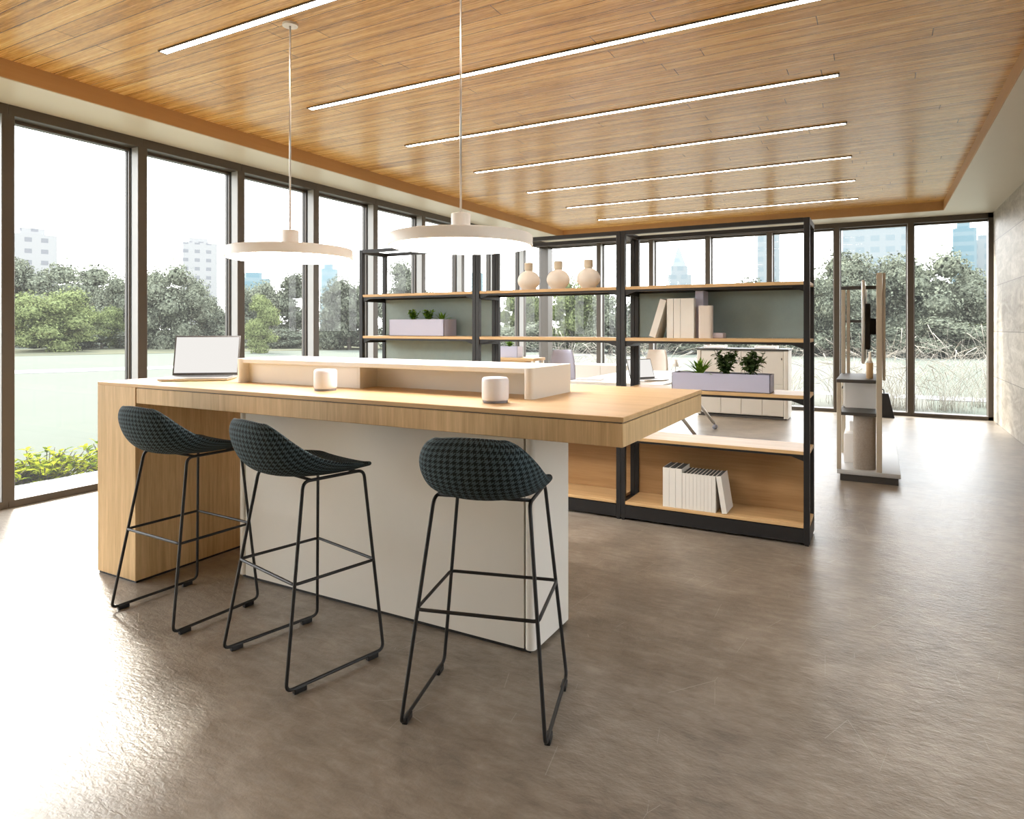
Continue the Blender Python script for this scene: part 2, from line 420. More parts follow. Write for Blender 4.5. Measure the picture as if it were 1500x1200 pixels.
pendant(-3.066, 'white disc pendant lamp nearer the windows, left of the pair')
pendant(-1.853, 'white disc pendant lamp farther from the windows, right of the pair')

# ------------------------------------------------------------------ bar counter
bc = thing('bar_counter', 'long oak bar counter with white pedestal and raised white centre shelf', 'counter', (-3.8, 2.115, 0))
def loc(mb): return mb.xf(Matrix.Translation((3.8, -2.115, 0)))
loc(MB().box(-3.80, -.743, 2.115, 3.24, 1.042, 1.06, .002, 1)).obj('top', M['oak_x'], bc)
loc(MB().box(-3.446, -.745, 2.117, 3.238, .958, 1.038, .002, 1)).obj('apron', M['oak_z'], bc)
loc(MB().box(-3.44, -.75, 2.122, 3.233, 1.036, 1.043)).obj('shadow_gap', M['slate'], bc)
ep = loc(MB().box(-3.80, -3.45, 2.115, 3.24, .012, 1.042, .002, 1)).obj('end_panel', M['oak_z'], bc)
loc(MB().box(-3.795, -3.455, 2.122, 3.233, 0, .013)).obj('plinth', M['black'], ep)
def rrect(x0, x1, y0, y1, r, n=6):
    pts = []
    for cx, cy, a0 in ((x1 - r, y1 - r, 0), (x0 + r, y1 - r, 90), (x0 + r, y0 + r, 180), (x1 - r, y0 + r, 270)):
        for k in range(n + 1):
            a = math.radians(a0 + 90 * k / n); pts.append((cx + r * math.cos(a), cy + r * math.sin(a)))
    return pts
pe = loc(MB().box(-3.01, -1.30, 2.458, 2.812, .014, .958)).obj('pedestal', M['white_lam'], bc)
for x0, x1 in ((-3.06, -3.014), (-1.296, -1.25)):
    # end panel with rounded front and back edge
    loc(MB().prism(rrect(x0, x1, 2.45, 2.82, .022), .014, .958)).obj('end_post', M['white_lam'], pe, 'auto')
loc(MB().box(-3.04, -1.27, 2.462, 2.806, 0, .0145)).obj('plinth', M['black'], pe)
ri = loc(MB().box(-3.06, -1.275, 2.462, 2.85, 1.166, 1.19, .004)).obj('riser', M['white_lam'], bc)
for x0, x1 in ((-3.082, -3.036), (-1.302, -1.256)):
    loc(MB().prism(rrect(x0, x1, 2.452, 2.856, .02), 1.06, 1.191)).obj('end_panel', M['white_lam'], ri, 'auto')
loc(MB().box(-3.036, -2.2515, 2.50, 2.515, 1.06, 1.166, .001, 1)).obj('front_panel', M['white_lam'], ri)
loc(MB().box(-2.251, -2.236, 2.50, 2.84, 1.06, 1.166)).obj('divider', M['white_lam'], ri)
loc(MB().box(-2.236, -1.302, 2.63, 2.645, 1.06, 1.166)).obj('back_panel', M['white_lam'], ri)
loc(MB().box(-3.036, -1.302, 2.82, 2.835, 1.06, 1.166)).obj('rear_panel', M['white_lam'], ri)

# laptops
def laptop(x, y, z, rz, lab, lean=14, w=.372, d=.25):
    th = thing('laptop', lab, 'laptop', (x, y, z), rz, None)
    b = MB().box(-w / 2, w / 2, -d / 2, d / 2, .003, .017, .006).obj('base', M['alu'], th, 'auto')
    MB().box(-w / 2 + .025, w / 2 - .025, -.01, d / 2 - .03, .017, .0185).obj('keyboard', M['keys'], b)
    MB().box(-.055, .055, -d / 2 + .012, -.022, .017, .0178).obj('touchpad', M['alu'], b)
    for sx in (-1, 1):
        MB().box(sx * (w / 2 - .03) - .01, sx * (w / 2 - .03) + .01, -d / 2 + .02, d / 2 - .02, 0, .0035).obj('foot', M['grey_base'], b)
    T = Matrix.Translation((0, d / 2 - .004, .016)) @ Matrix.Rotation(math.radians(-lean), 4, 'X')
    h = .243
    lid = MB().box(-w / 2, w / 2, 0, .007, 0, h, .005).xf(T).obj('lid', M['slate'], th, 'auto')
    MB().box(-w / 2 + .009, w / 2 - .009, -.0008, .001, .016, h - .010).xf(T).obj('screen', M['lit_screen'], lid)
    return th
laptop(-3.425, 2.475, 1.06, math.radians(38), 'open laptop with white screen at the window end of the oak counter')

def canister(x, y, lab):
    th = thing('canister', lab, 'canister', (x, y, 1.06), 0, 'white canisters on the counter')
    MB().lathe([(0, 0), (.049, 0), (.051, .003), (.051, .010), (0, .010)], n=48).obj('base_ring', M['grey_base'], th, 'auto')
    MB().lathe([(0, .009), (.050, .009), (.0535, .014), (.0545, .03), (.0545, .084), (.0535, .092), (.050, .098), (.044, .101), (.03, .102), (0, .1025)], n=48).obj('body', M['white_cer'], th, True)
canister(-2.313, 2.345, 'white round canister on the counter, nearer the laptop')
canister(-1.346, 2.30, 'white round canister on the counter, nearer the open end')

# ------------------------------------------------------------------ bar stools
def make_stool():
    th = thing('bar_stool', 'x', 'bar stool', group='houndstooth bar stools along the counter')
    # seat shell grid
    prof = [(-.243, 1.000, .112, -.226, .992), (-.249, .985, .150, -.208, .974), (-.250, .952, .180, -.176, .940), (-.243, .905, .203, -.132, .902),
            (-.226, .855, .212, -.078, .866), (-.190, .815, .215, -.020, .842), (-.13, .795, .215, .035, .828), (-.04, .787, .212, .085, .818),
            (.06, .787, .207, .130, .811), (.14, .790, .200, .165, .806), (.20, .789, .190, .198, .800), (.232, .781, .172, .222, .790)]
    nu = 17; rows = len(prof)
    top = []; uv = []
    arc = 0; prev = None
    for (f, z, hw, fe, ze) in prof:
        if prev: arc += math.hypot(f - prev[0], z - prev[1])
        prev = (f, z)
        for j in range(nu):
            s = -1 + 2 * j / (nu - 1)
            q = abs(s) ** 2.1
            top.append(Vector((hw * math.sin(s * PI / 2 * .82) / math.sin(PI / 2 * .82), f + (fe - f) * q, z + (ze - z) * q)))
            uv.append((s * max(hw, .19), arc))
    mb = MB(); n = len(top)
    nor = []
    for i in range(rows):
        for j in range(nu):
            a = top[min(i + 1, rows - 1) * nu + j] - top[max(i - 1, 0) * nu + j]
            b = top[i * nu + min(j + 1, nu - 1)] - top[i * nu + max(j - 1, 0)]
            v = b.cross(a); v.normalize(); nor.append(v)
    if nor[7 * nu + 8].z > 0: nor = [-v for v in nor]          # pointing down / back
    TH = .026
    bot = []
    for i in range(rows):
        for j in range(nu):
            e_ = min(1, min(i, rows - 1 - i) / 2) * .5 + .5
            g_ = min(1, min(j, nu - 1 - j) / 3) * .5 + .5
            bot.append(top[i * nu + j] + nor[i * nu + j] * TH * min(e_, g_) * 1.15)
    vs = top + bot; fs = []
    for i in range(rows - 1):
        for j in range(nu - 1):
            a = i * nu + j
            fs.append((a, a + 1, a + nu + 1, a + nu)); fs.append((n + a, n + a + nu, n + a + nu + 1, n + a + 1))
    rim = [j for j in range(nu)] + [i * nu + nu - 1 for i in range(1, rows)] + [(rows - 1) * nu + j for j in range(nu - 2, -1, -1)] + [i * nu for i in range(rows - 2, 0, -1)]
    for a, b in zip(rim, rim[1:] + rim[:1]): fs.append((a, n + a, n + b, b))
    mb.add(vs, fs); mb.uv = uv + uv
    o = mb.obj('seat_shell', M['hound'], th, True)
    md = o.modifiers.new('smooth', 'SUBSURF'); md.levels = 2; md.render_levels = 2
    r = .0068
    for s in (-1, 1):
        P = [(s * .248, -.222, .020), (s * .248, .222, .020), (s * .172, .178, .762), (s * .172, -.105, .762)]
        fr = MB().tube(fillet(P, .03, True), r, 10, True).obj('side_frame', M['black'], th, True)
        for fy in (-.165, .165):
            MB().box(s * .248 - .010, s * .248 + .010, fy - .026, fy + .026, 0, .022, .003).obj('glide', M['black'], fr)
    zf = .39; k = (zf - .02) / .742
    xr = .248 - .076 * k + .004; yb = -.222 + .117 * k - .004; yf = .222 - .044 * k + .004
    MB().tube(fillet([(-xr, yb, zf), (xr, yb, zf), (xr, yf, zf), (-xr, yf, zf)], .022, True), .0062, 10, True).obj('footrest', M['black'], th, True)
    for fy in (-.07, .14): MB().tube([(-.172, fy, .763), (.172, fy, .763)], .006).obj('cross_bar', M['black'], th, True)
    return th
st0 = make_stool()
spots = [((-2.948, 2.059), 87.7, 'dark houndstooth bar stool closest to the window wall and oak end panel'),
         ((-2.097, 2.0), 77.5, 'middle houndstooth bar stool of the three along the counter'),
         ((-1.231, 2.059), 105.5, 'houndstooth bar stool nearest the open end of the counter')]
for i, ((x, y), a, lab) in enumerate(spots):
    s_ = st0 if i == 0 else dup(st0)
    s_.location = (x, y, 0); s_.rotation_euler = (0, 0, math.radians(a - 90)); s_['label'] = lab

# ------------------------------------------------------------------ shelving unit
su = thing('shelving_unit', 'tall black steel shelving divider with oak shelves and green back panels', 'shelving', (-.37, 4.485, 0))
def sl(mb): return mb.xf(Matrix.Translation((.37, -4.485, 0)))
Y0, Y1 = 4.485, 4.83
HT = 2.046
posts = [(-4.02, -3.985), (-2.84, -2.8085), (-2.8065, -2.775), (-1.63, -1.5985), (-1.5965, -1.565), (-.405, -.37)]
for x0, x1 in posts:
    for y0, y1 in ((Y0, Y0 + .035), (Y1 - .035, Y1)):
        sl(MB().box(x0, x1, y0, y1, .012, HT, .002, 1)).obj('post', M['black'], su)
        sl(MB().box(x0 + .006, x1 - .006, y0 + .006, y1 - .006, 0, .0125)).obj('foot', M['black'], su)
bays = [(-3.985, -2.84), (-2.775, -1.63), (-1.565, -.405)]
m = MB()
for x0, x1 in posts:
    m.box(x0, x1, Y0 + .035, Y1 - .035, HT - .035, HT)
for b0, b1 in bays:
    for y0, y1 in ((Y0, Y0 + .03), (Y1 - .03, Y1)): m.box(b0, b1, y0, y1, HT - .028, HT)
sl(m).obj('top_frame', M['black'], su)
m = MB()
for b0, b1 in bays:
    for y0, y1 in ((Y0 + .001, Y0 + .031), (Y1 - .031, Y1 - .001)): m.box(b0, b1, y0, y1, .018, .104)
for x0, x1 in posts: m.box(x0, x1, Y0 + .035, Y1 - .035, .018, .104)
sl(m).obj('base_rail', M['black'], su)
levels = {0: (.131, .588, .936, 1.288, 1.65), 1: (.131, .588, 1.288, 1.65), 2: (.131, .588, .936, 1.288, 1.65)}
for i, (b0, b1) in enumerate(bays):
    for z in levels[i]:
        e = .001
        xe = .034 if i == 2 else 0
        sh = sl(MB().box(b0 + e, b1 - e + xe, Y0 + (.036 if xe else .004), Y1 - (.036 if xe else .004), z - .022, z, .002, 1))
        if xe:
            for ya, yb in ((Y0 + .004, Y0 + .037), (Y1 - .037, Y1 - .004)):
                q = sl(MB().box(b0 + e, b1 - e, ya, yb, z - .0219, z - .0001, .001, 1)); sh.add(q.v, q.f)
        so = sh.obj('shelf', M['oak_x'], su)
        if z > .2:
            m = MB()
            m.box(b0, b1, Y0 + .010, Y0 + .028, z - .037, z - .022); m.box(b0, b1, Y1 - .028, Y1 - .010, z - .037, z - .022)
            sl(m).obj('support_rail', M['black'], so)
            for xs, sg in ((b0, 1), (b1, -1)):
                p = MB()
                p.add([(xs, Y0 + .012, z - .036), (xs + sg * .075, Y0 + .012, z - .036), (xs, Y0 + .012, z - .062),
                       (xs, Y0 + .022, z - .036), (xs + sg * .075, Y0 + .022, z - .036), (xs, Y0 + .022, z - .062)],
                      [(0, 1, 2), (3, 5, 4), (0, 3, 4, 1), (1, 4, 5, 2), (2, 5, 3, 0)])
                p.box(xs, xs + sg * .006, Y0 + .036, Y1 - .036, z - .062, z - .023)
                sl(p).obj('bracket', M['black'], so)
    sl(MB().box(b0 + .001, b1 - .001, Y1 - .026, Y1 - .010, .132, .565)).obj('wood_back_panel', M['oak_shaded'], su)
sl(MB().box(bays[2][0] + .001, bays[2][1] - .001, Y1 - .026, Y1 - .010, 1.29, 1.627, .003, 1)).obj('fabric_panel', M['felt'], su)
sl(MB().box(bays[0][0] + .001, bays[0][1] - .001, Y1 - .026, Y1 - .010, 1.29, 1.627, .003, 1)).obj('fabric_panel', M['felt'], su)
sl(MB().box(bays[0][0] + .001, bays[0][1] - .001, Y1 - .026, Y1 - .010, .938, 1.265, .003, 1)).obj('fabric_panel', M['felt'], su)

# ---- vases
def vase(): 
    th = thing('vase', 'x', 'vase', group='stoneware vases on the upper shelf')
    b = [(0, .0), (.050, .0), (.054, .004)]
    for k in range(1, 15):
        a = math.radians(-58 + k * (58 + 70) / 14)
        b.append((.088 * math.cos(a), .0745 + .080 * math.sin(a) * (.92 if a < 0 else 1)))
    b.append((.030, .152)); b.append((0, .150))
    MB().lathe(b, n=48).obj('body', M['clay'], th, True)
    MB().lathe([(0, .150), (.030, .150), (.0305, .158), (.034, .162), (.034, .212), (.031, .215), (.027, .212), (.027, .17), (0, .17)], n=40).obj('neck', M['clay_neck'], th, 'auto')
    return th
v0 = vase()
for i, (x, lab) in enumerate(((-2.388, 'round stoneware vase left of three, nearest the pendant lamp'), (-2.136, 'middle round stoneware vase of three on the upper shelf'), (-1.888, 'round stoneware vase right of three, beside the shelving post'))):
    o = v0 if i == 0 else dup(v0)
    o.location = (x, 4.60, 1.65); o['label'] = lab

# ---- binders & boxes (right bay, fabric panel shelf)
def binder(x, lab, tilt=0, w=.045, h=.272):
    th = thing('binder', lab, 'binder', (x, 4.54, 1.288), 0, 'cream binders on the shelf by the green panel')
    T = Matrix.Rotation(math.radians(tilt), 4, 'Y')
    m = MB(); m.box(-w / 2, -w / 2 + .003, 0, .20, 0, h); m.box(w / 2 - .003, w / 2, 0, .20, 0, h); m.box(-w / 2, w / 2, -.003, 0.001, 0, h)
    m.xf(T).obj('cover', M['book'], th)
    MB().box(-w / 2 + .0035, w / 2 - .0035, .004, .195, .006, h - .012).xf(T).obj('pages', M['page'], th)
    MB().box(-.004, .004, -.0035, -.003, .03, h - .03).xf(T).obj('spine_groove', M['taupe'], th) if False else None
    return th
binder(-1.384, 'cream binder leaning against the upright binders', 17).location.z = 1.288 + .0068
for x, lab in ((-1.257, 'upright cream binder beside the leaning one'), (-1.209, 'second upright cream binder from the leaning one'),
               (-1.162, 'third upright cream binder from the leaning one'), (-1.117, 'upright cream binder next to the blue grey box')):
    binder(x, lab)
o = MB().prism([(x - 1.074, y) for x, y in rrect(-.027, .03, 4.60, 4.75, .006)], 1.288, 1.612).obj('file_box', M['lav'], None, 'auto')
tag(o, 'tall narrow blue grey box beside the cream binders', 'box')
o = MB().prism([(x - 1.018, y) for x, y in rrect(-.045, .045, 4.525, 4.59, .02)], 1.288, 1.508).obj('storage_box', M['taupe'], None, 'auto')
tag(o, 'beige rounded upright box in front of the blue grey box', 'box')
m = MB(); m.box(-1.01, -.905, 4.56, 4.66, 1.288, 1.325, .006)
o = m.obj('tray', M['mauve'], None, 'auto'); tag(o, 'low mauve grey box beside the beige upright box', 'box')

# ---- books on the bottom shelf
def book(x, w, h, lab, tilt=0, d=.21):
    th = thing('book', lab, 'book', (x, 4.50, .131), 0, 'pale books on the bottom shelf')
    T = Matrix.Rotation(math.radians(tilt), 4, 'Y')
    m = MB(); m.box(-w / 2, -w / 2 + .002, 0, d, 0, h); m.box(w / 2 - .002, w / 2, 0, d, 0, h); m.box(-w / 2, w / 2, -.002, 0.001, 0, h)
    m.xf(T).obj('cover', M['book'], th)
    MB().box(-w / 2 + .002, w / 2 - .002, .003, d - .004, .004, h - .002).xf(T).obj('pages', M['page'], th)
    return th
x = -1.297
for i, lab in enumerate(('tall thick white book, first of the row on the bottom shelf', 'tall thick white book, second of the row on the bottom shelf', 'tall thick white book next to the thinner books')):
    book(x + .022, .0425, .268, lab); x += .0442
ordn = ['first', 'second', 'third', 'fourth', 'fifth', 'sixth', 'seventh', 'eighth', 'ninth']
x += .001
for i in range(9):
    lab = ordn[i] + ' thin white book after the three tall ones'
    book(x + .0122, .0235, .243, lab); x += .0246
b_ = book(x + .057, .032, .246, 'white book leaning at the end of the row on the bottom shelf', -9)
b_.location.z = .131 + .0027

# ---- plants
def leaf_quads(mb, c, direction, L, W, curl=.3):
    d = Vector(direction).normalized(); s = d.cross(Vector((0, 0, 1)))
    if s.length < .05: s = Vector((1, 0, 0))
    s.normalize(); u = s.cross(d)
    c = Vector(c); P = []
    for t_, w_ in ((0, .25), (.35, 1), (.7, .75), (1, .02)):
        m_ = c + d * L * t_ - Vector((0, 0, 1)) * curl * L * t_ * t_
        P += [m_ - s * W / 2 * w_ + u * W * .12 * w_, m_, m_ + s * W / 2 * w_ + u * W * .12 * w_]
    n = len(mb.v); mb.v += [tuple(p) for p in P]
    for i in range(3):
        a = n + i * 3
        mb.f += [(a, a + 1, a + 4, a + 3), (a + 1, a + 2, a + 5, a + 4)]
def spiky(n, L, W, seed):
    rd = random.Random(seed); mb = MB()
    for i in range(n):
        a = rd.random() * 2 * PI; e = math.radians(rd.uniform(15, 80))
        leaf_quads(mb, (rd.uniform(-.01, .01), rd.uniform(-.01, .01), 0), (math.cos(a) * math.cos(e), math.sin(a) * math.cos(e), math.sin(e)), L * rd.uniform(.7, 1.1), W, .25)
    return mb
def bushy(n, R, H, L, W, seed):
    rd = random.Random(seed); mb = MB(); st = MB()
    for i in range(max(6, n // 14)):
        a = rd.random() * 2 * PI; r = R * rd.random() * .8
        tip = Vector((r * math.cos(a), r * math.sin(a) * .75, H * rd.uniform(.6, 1)))
        st.tube([(tip.x * .2, tip.y * .2, 0), tip * .55, tip], .0015, 5)
        for k in range(14):
            t_ = rd.uniform(.25, 1); p = tip * t_; b = rd.random() * 2 * PI; e = math.radians(rd.uniform(-10, 60))
            leaf_quads(mb, p, (math.cos(b) * math.cos(e), math.sin(b) * math.cos(e), math.sin(e)), L * rd.uniform(.7, 1.2), W, .3)
    return mb, st
def plant(name, label, loc_, kind, mat, seed, s=1.0):
    th = thing(name, label, 'plant', loc_, 0, 'plants in the shelf planters')
    if kind == 'spiky':
        spiky(34, .115 * s, .017 * s, seed).obj('foliage', mat, th, True)
        MB().lathe([(0, -.004), (.012, -.004), (.009, .02), (0, .02)], n=12).obj('stem', M['leaf_in'], th, True)
    else:
        a, b = bushy(360, .082 * s, .105 * s, .026 * s, .014 * s, seed)
        a.obj('foliage', mat, th, True); b.obj('stem', M['leaf_in'], th, True)
def planter(x0, x1, y0, y1, z, h, lab):
    th = thing('planter', lab, 'planter', ((x0 + x1) / 2, (y0 + y1) / 2, z))
    w = (x1 - x0) / 2; d = (y1 - y0) / 2; t_ = .004
    m = MB(); m.box(-w, w, -d, -d + t_, 0, h); m.box(-w, w, d - t_, d, 0, h); m.box(-w, -w + t_, -d, d, 0, h); m.box(w - t_, w, -d, d, 0, h); m.box(-w, w, -d, d, 0, t_)
    m.obj('box', M['lav'], th)
    MB().box(-w + t_, w - t_, -d + t_, d - t_, h - .04, h - .015).obj('soil', M['soil'], th)
planter(-3.72, -3.145, 4.53, 4.72, 1.288, .142, 'lavender metal planter on the left bay shelf near the windows')
for x, k, lab in ((-3.52, 'b', 'small leafy green plant at the window end of the left planter'), (-3.365, 'b', 'small leafy green plant in the middle of the left planter'), (-3.225, 's', 'small spiky green plant at the right end of the left planter')):
    plant('potted_plant', lab, (x, 4.62, 1.406), 'spiky' if k == 's' else 'bushy', M['leaf_bright'], int(x * -100), 1.05)
planter(-1.24, -.605, 4.52, 4.70, .936, .118, 'grey lavender metal planter on the right bay shelf below the binders')
for x, k, lab in ((-1.065, 's', 'spiky dracaena like plant in the right planter'), (-.90, 'b', 'loose leafy plant in the middle of the right planter'), (-.745, 'b', 'dark dense leafy plant at the right end of the right planter')):
    plant('potted_plant', lab, (x, 4.61, 1.032), 'spiky' if k == 's' else 'bushy', M['leaf_in'] if k == 'b' else M['leaf_bright'], int(x * -100) + 3, 1.7 if k == 'b' else 1.5)

# ------------------------------------------------------------------ locker cabinet at the back
cb = thing('locker_cabinet', 'cream locker cabinet with dark top behind the shelving', 'cabinet', (-1.81, 10.44, 0))
MB().box(-.62, .62, .022, .44, .045, 1.012, .003, 1).obj('body', M['white_lam'], cb)
for sx in (-1, 1):
    MB().prism([(x + sx * .63, y) for x, y in rrect(-.03, .03, 0, .46, .012)], .02, 1.012).obj('side_panel', M['white_lam'], cb, 'auto')
MB().box(-.64, .64, .01, .45, 0, .03).obj('plinth', M['slate'], cb)
MB().box(-.665, .665, -.005, .465, 1.012, 1.042, .003, 1).obj('top', M['slate'], cb)
for i in range(4):
    for z0, z1 in ((.055, .515), (.522, 1.0)):
        x0 = -.595 + i * .2985
        d_ = MB().box(x0 + .003, x0 + .2955, .002, .022, z0, z1, .002, 1).obj('door', M['white_lam'], cb)
        MB().box(x0 + .265, x0 + .277, -.006, .003, (z0 + z1) / 2 + .12, (z0 + z1) / 2 + .15).obj('lock', M['slate'], d_)
for x, lab in ((-2.22, 'white paper tray on the locker cabinet, nearer the windows'), (-1.47, 'white paper tray on the locker cabinet, nearer the media station')):
    th = thing('paper_tray', lab, 'tray', (x, 10.62, 1.042), 0, 'paper trays on the locker cabinet')
    m = MB(); m.box(-.16, .16, -.12, .12, 0, .006); m.box(-.16, -.154, -.12, .12, .005, .045); m.box(.154, .16, -.12, .12, .005, .045); m.box(-.155, .155, .114, .12, .005, .045)
    m.obj('tray_body', M['white_paint'], th); MB().box(-.14, .14, -.11, .10, .0065, .025).obj('paper', M['white_cer'], th)

# ------------------------------------------------------------------ meeting table etc. behind
mt = thing('meeting_table', 'white meeting table on splayed castered legs behind the shelving', 'table', (-2.6, 8.2, 0))
MB().box(-.55, .55, -1.15, 1.2, .715, .742, .006).obj('tabletop', M['white_lam'], mt)
for y in (-.18, .89):
    MB().box(-.30, .30, y - .02, y + .02, .69, .715).obj('crossbar', M['chrome'], mt)
    for s in (-1, 1):
        lg = MB().tube([(s * .22, y, .70), (s * .40, y, .42), (s * .68, y, .075)], .030, 12, r1=.020).obj('leg', M['alu'], mt, True)
        c_ = MB(); c_.tube([(s * .69, y - .022, .032), (s * .69, y - .008, .032)], .032, 16); c_.tube([(s * .69, y + .008, .032), (s * .69, y + .022, .032)], .032, 16)
        c_.tube([(s * .69, y - .008, .032), (s * .69, y + .008, .032)], .008, 8)
        c_.tube([(s * .69, y, .032), (s * .68, y, .09)], .01, 8)
        c_.obj('caster', M['grey_base'], lg, True)
laptop(-2.33, 7.55, .742, math.radians(58), 'open laptop on the meeting table behind the shelving', 20)
th = thing('desk_lamp', 'small white desk lamp on the meeting table behind the planter', 'lamp', (-2.22, 8.25, .742))
MB().lathe([(0, 0), (.05, 0), (.05, .012), (0, .012)], n=24).obj('base', M['white_paint'], th, 'auto')
MB().tube([(0, 0, .01), (0, 0, .17)], .006, 8).obj('stem', M['white_paint'], th, True)
MB().lathe([(.045, .13), (.025, .22), (.02, .22), (.04, .13)], n=24).obj('shade', M['white_paint'], th, True)
o = MB().box(-.15, .15, -.105, .105, 0, .012, .004).obj('tablet', M['white_cer'], None, loc=(-3.0, 7.35, .742)); o.rotation_euler = (0, 0, .2)
tag(o, 'flat white tablet on the meeting table by the window side', 'tablet')

def office_chair(x, y, rz, lab, cm, bm_m):
    th = thing('office_chair', lab, 'chair', (x, y, 0), rz, 'office chairs behind the shelving')
    MB().prism(rrect(-.23, .23, -.22, .22, .08), .44, .50).obj('seat', cm, th, 'auto')
    vs = []; nx, nz = 11, 9
    for k in range(nz):
        z = .56 + .46 * k / (nz - 1); hw = .20 - .06 * (k / (nz - 1)) ** 3
        for j in range(nx):
            s = -1 + 2 * j / (nx - 1); vs.append((hw * s, -.23 - .05 * k / (nz - 1) + .07 * s * s, z))
    n = len(vs); vs += [(a, b - .035, c) for a, b, c in vs]
    fs = []
    for k in range(nz - 1):
        for j in range(nx - 1):
            a = k * nx + j; fs.append((a, a + 1, a + nx + 1, a + nx)); fs.append((n + a, n + a + nx, n + a + nx + 1, n + a + 1))
    rim = list(range(nx)) + [k * nx + nx - 1 for k in range(1, nz)] + [(nz - 1) * nx + j for j in range(nx - 2, -1, -1)] + [k * nx for k in range(nz - 2, 0, -1)]
    for a, b in zip(rim, rim[1:] + rim[:1]): fs.append((a, n + a, n + b, b))
    MB().add(vs, fs).obj('backrest', bm_m, th, True)
    MB().tube([(0, -.18, .46), (0, -.28, .52), (0, -.28, .75)], .018, 8).obj('back_stem', M['chrome'], th, True)
    MB().tube([(0, 0, .10), (0, 0, .45)], .025, 12).obj('column', M['chrome'], th, True)
    for i in range(5):
        a = 2 * PI * i / 5 + .3
        lg = MB().tube([(0, 0, .11), (.28 * math.cos(a), .28 * math.sin(a), .075)], .018, 8, r1=.012).obj('leg', M['chrome'], th, True)
        ca, sa = math.cos(a) * .28, math.sin(a) * .28
        MB().tube([(ca - .02 * math.sin(a), sa + .02 * math.cos(a), .028), (ca + .02 * math.sin(a), sa - .02 * math.cos(a), .028)], .028, 14).obj('caster', M['grey_base'], lg, True)
office_chair(-4.15, 9.05, math.radians(200), 'grey backed office chair beyond the counter, by the far windows', M['taupe'], M['lav'])
office_chair(-3.02, 9.75, math.radians(165), 'beige office chair seen between the shelving posts', M['taupe'], M['taupe'])
lc = thing('credenza', 'low pale beige credenza by the far windows beyond the shelving', 'cabinet', (-4.05, 10.6, 0))
MB().box(-.62, .62, -.2, .2, .06, .74, .004).obj('body', M['white_lam'], lc)
MB().box(-.60, .60, -.18, .18, 0, .06).obj('plinth', M['slate'], lc)
for i in (0, 1): MB().box(-.61 + i * .612, -.003 + i * .612, -.215, -.2, .075, .73, .002, 1).obj('door', M['white_lam'], lc)

# oak side table + planter far left
tb = thing('side_table', 'tall oak side table with pale legs by the left windows', 'table', (-4.85, 9.0, 0))
MB().box(-.36, .36, -.2, .2, .86, .90, .004).obj('tabletop', M['oak_x'], tb)
MB().box(-.33, .20, -.17, .17, .78, .86, .003).obj('drawer', M['oak_x'], tb)
for sx in (-1, 1):
    for sy in (-1, 1): MB().box(sx * .33 - .018, sx * .33 + .018, sy * .17 - .018, sy * .17 + .018, 0, .86, .003).obj('leg', M['white_lam'], tb)
planter(-5.18, -4.82, 8.9, 9.08, .90, .17, 'pale planter on the oak side table by the left windows')
plant('potted_plant', 'green plant in the planter on the oak side table', (-5.0, 8.99, 1.05), 'bushy', M['leaf_bright'], 99, 1.1)

# ------------------------------------------------------------------ media station
ms = thing('media_station', 'freestanding media station with shelves and tall spine near the stone wall', 'media stand', (-.32, 6.57, 0))
def ml(mb): return mb.xf(Matrix.Translation((.32, -6.57, 0)))
ml(MB().box(-.32, .172, 6.57, 9.0, .062, .10, .004)).obj('base_board', M['board'], ms, 'auto')
for y in (6.59, 8.85):
    ml(MB().box(-.295, .155, y, y + .09, 0, .0625)).obj('foot', M['slate'], ms)
ml(MB().box(-.012, .032, 6.575, 6.62, .10, 1.835, .004)).obj('spine_post', M['beige_post'], ms)
ml(MB().box(.036, .058, 6.60, 8.6, .90, 1.835, .003, 1)).obj('back_panel', M['beige_post'], ms)
ml(MB().box(-.012, .032, 8.555, 8.60, .10, 1.835, .004)).obj('spine_post', M['beige_post'], ms)
ml(MB().box(-.008, .028, 6.62, 8.555, 1.66, 1.70)).obj('spine_rail', M['beige_post'], ms)
ml(MB().box(-.322, -.286, 6.575, 6.61, .10, .875, .003, 1)).obj('post', M['beige_post'], ms)
ml(MB().box(-.322, -.286, 7.45, 7.485, .10, 1.74, .003, 1)).obj('post', M['beige_post'], ms)
ml(MB().box(-.275, -.245, 7.46, 7.49, .90, 1.74, .003, 1)).obj('post', M['beige_post'], ms)
ml(MB().box(-.325, -.012, 7.45, 7.49, 1.74, 1.775, .003, 1)).obj('top_bar', M['slate'], ms)
ml(MB().box(-.286, -.012, 7.465, 7.485, 1.41, 1.435)).obj('cross_bar', M['slate'], ms)
ml(MB().box(-.325, -.014, 6.57, 7.5, .872, .902, .003, 1)).obj('shelf', M['slate'], ms)
ml(MB().box(-.30, -.014, 6.58, 7.5, .582, .610, .003, 1)).obj('shelf', M['slate'], ms)
ml(MB().box(-.27, -.014, 6.98, 7.46, .61, .872)).obj('drawer_unit', M['white_paint'], ms)
d_ = ml(MB().box(-.288, -.272, 7.0, 7.44, .615, .868)).obj('drawer_front', M['white_paint'], ms)
ml(MB().lathe([(0, 0), (.012, 0), (.012, .012), (0, .012)], c=(0, 0, 0), n=16).xf(Matrix.Translation((-.289, 7.06, .79)) @ Matrix.Rotation(-PI / 2, 4, 'Y'))).obj('knob', M['slate'], d_)
tv = thing('television', 'thin wall display mounted on the media station spine, seen edge on', 'television', (-.10, 7.55, .93))
MB().box(-.032, -.004, -.72, .62, .10, .865, .012).obj('casing', M['alu'], tv, 'auto')
MB().box(-.0335, -.031, -.705, .605, .115, .85).obj('screen', M['screen'], tv)
MB().box(-.004, .035, -.35, .30, .22, .66).obj('rear_housing', M['slate'], tv)
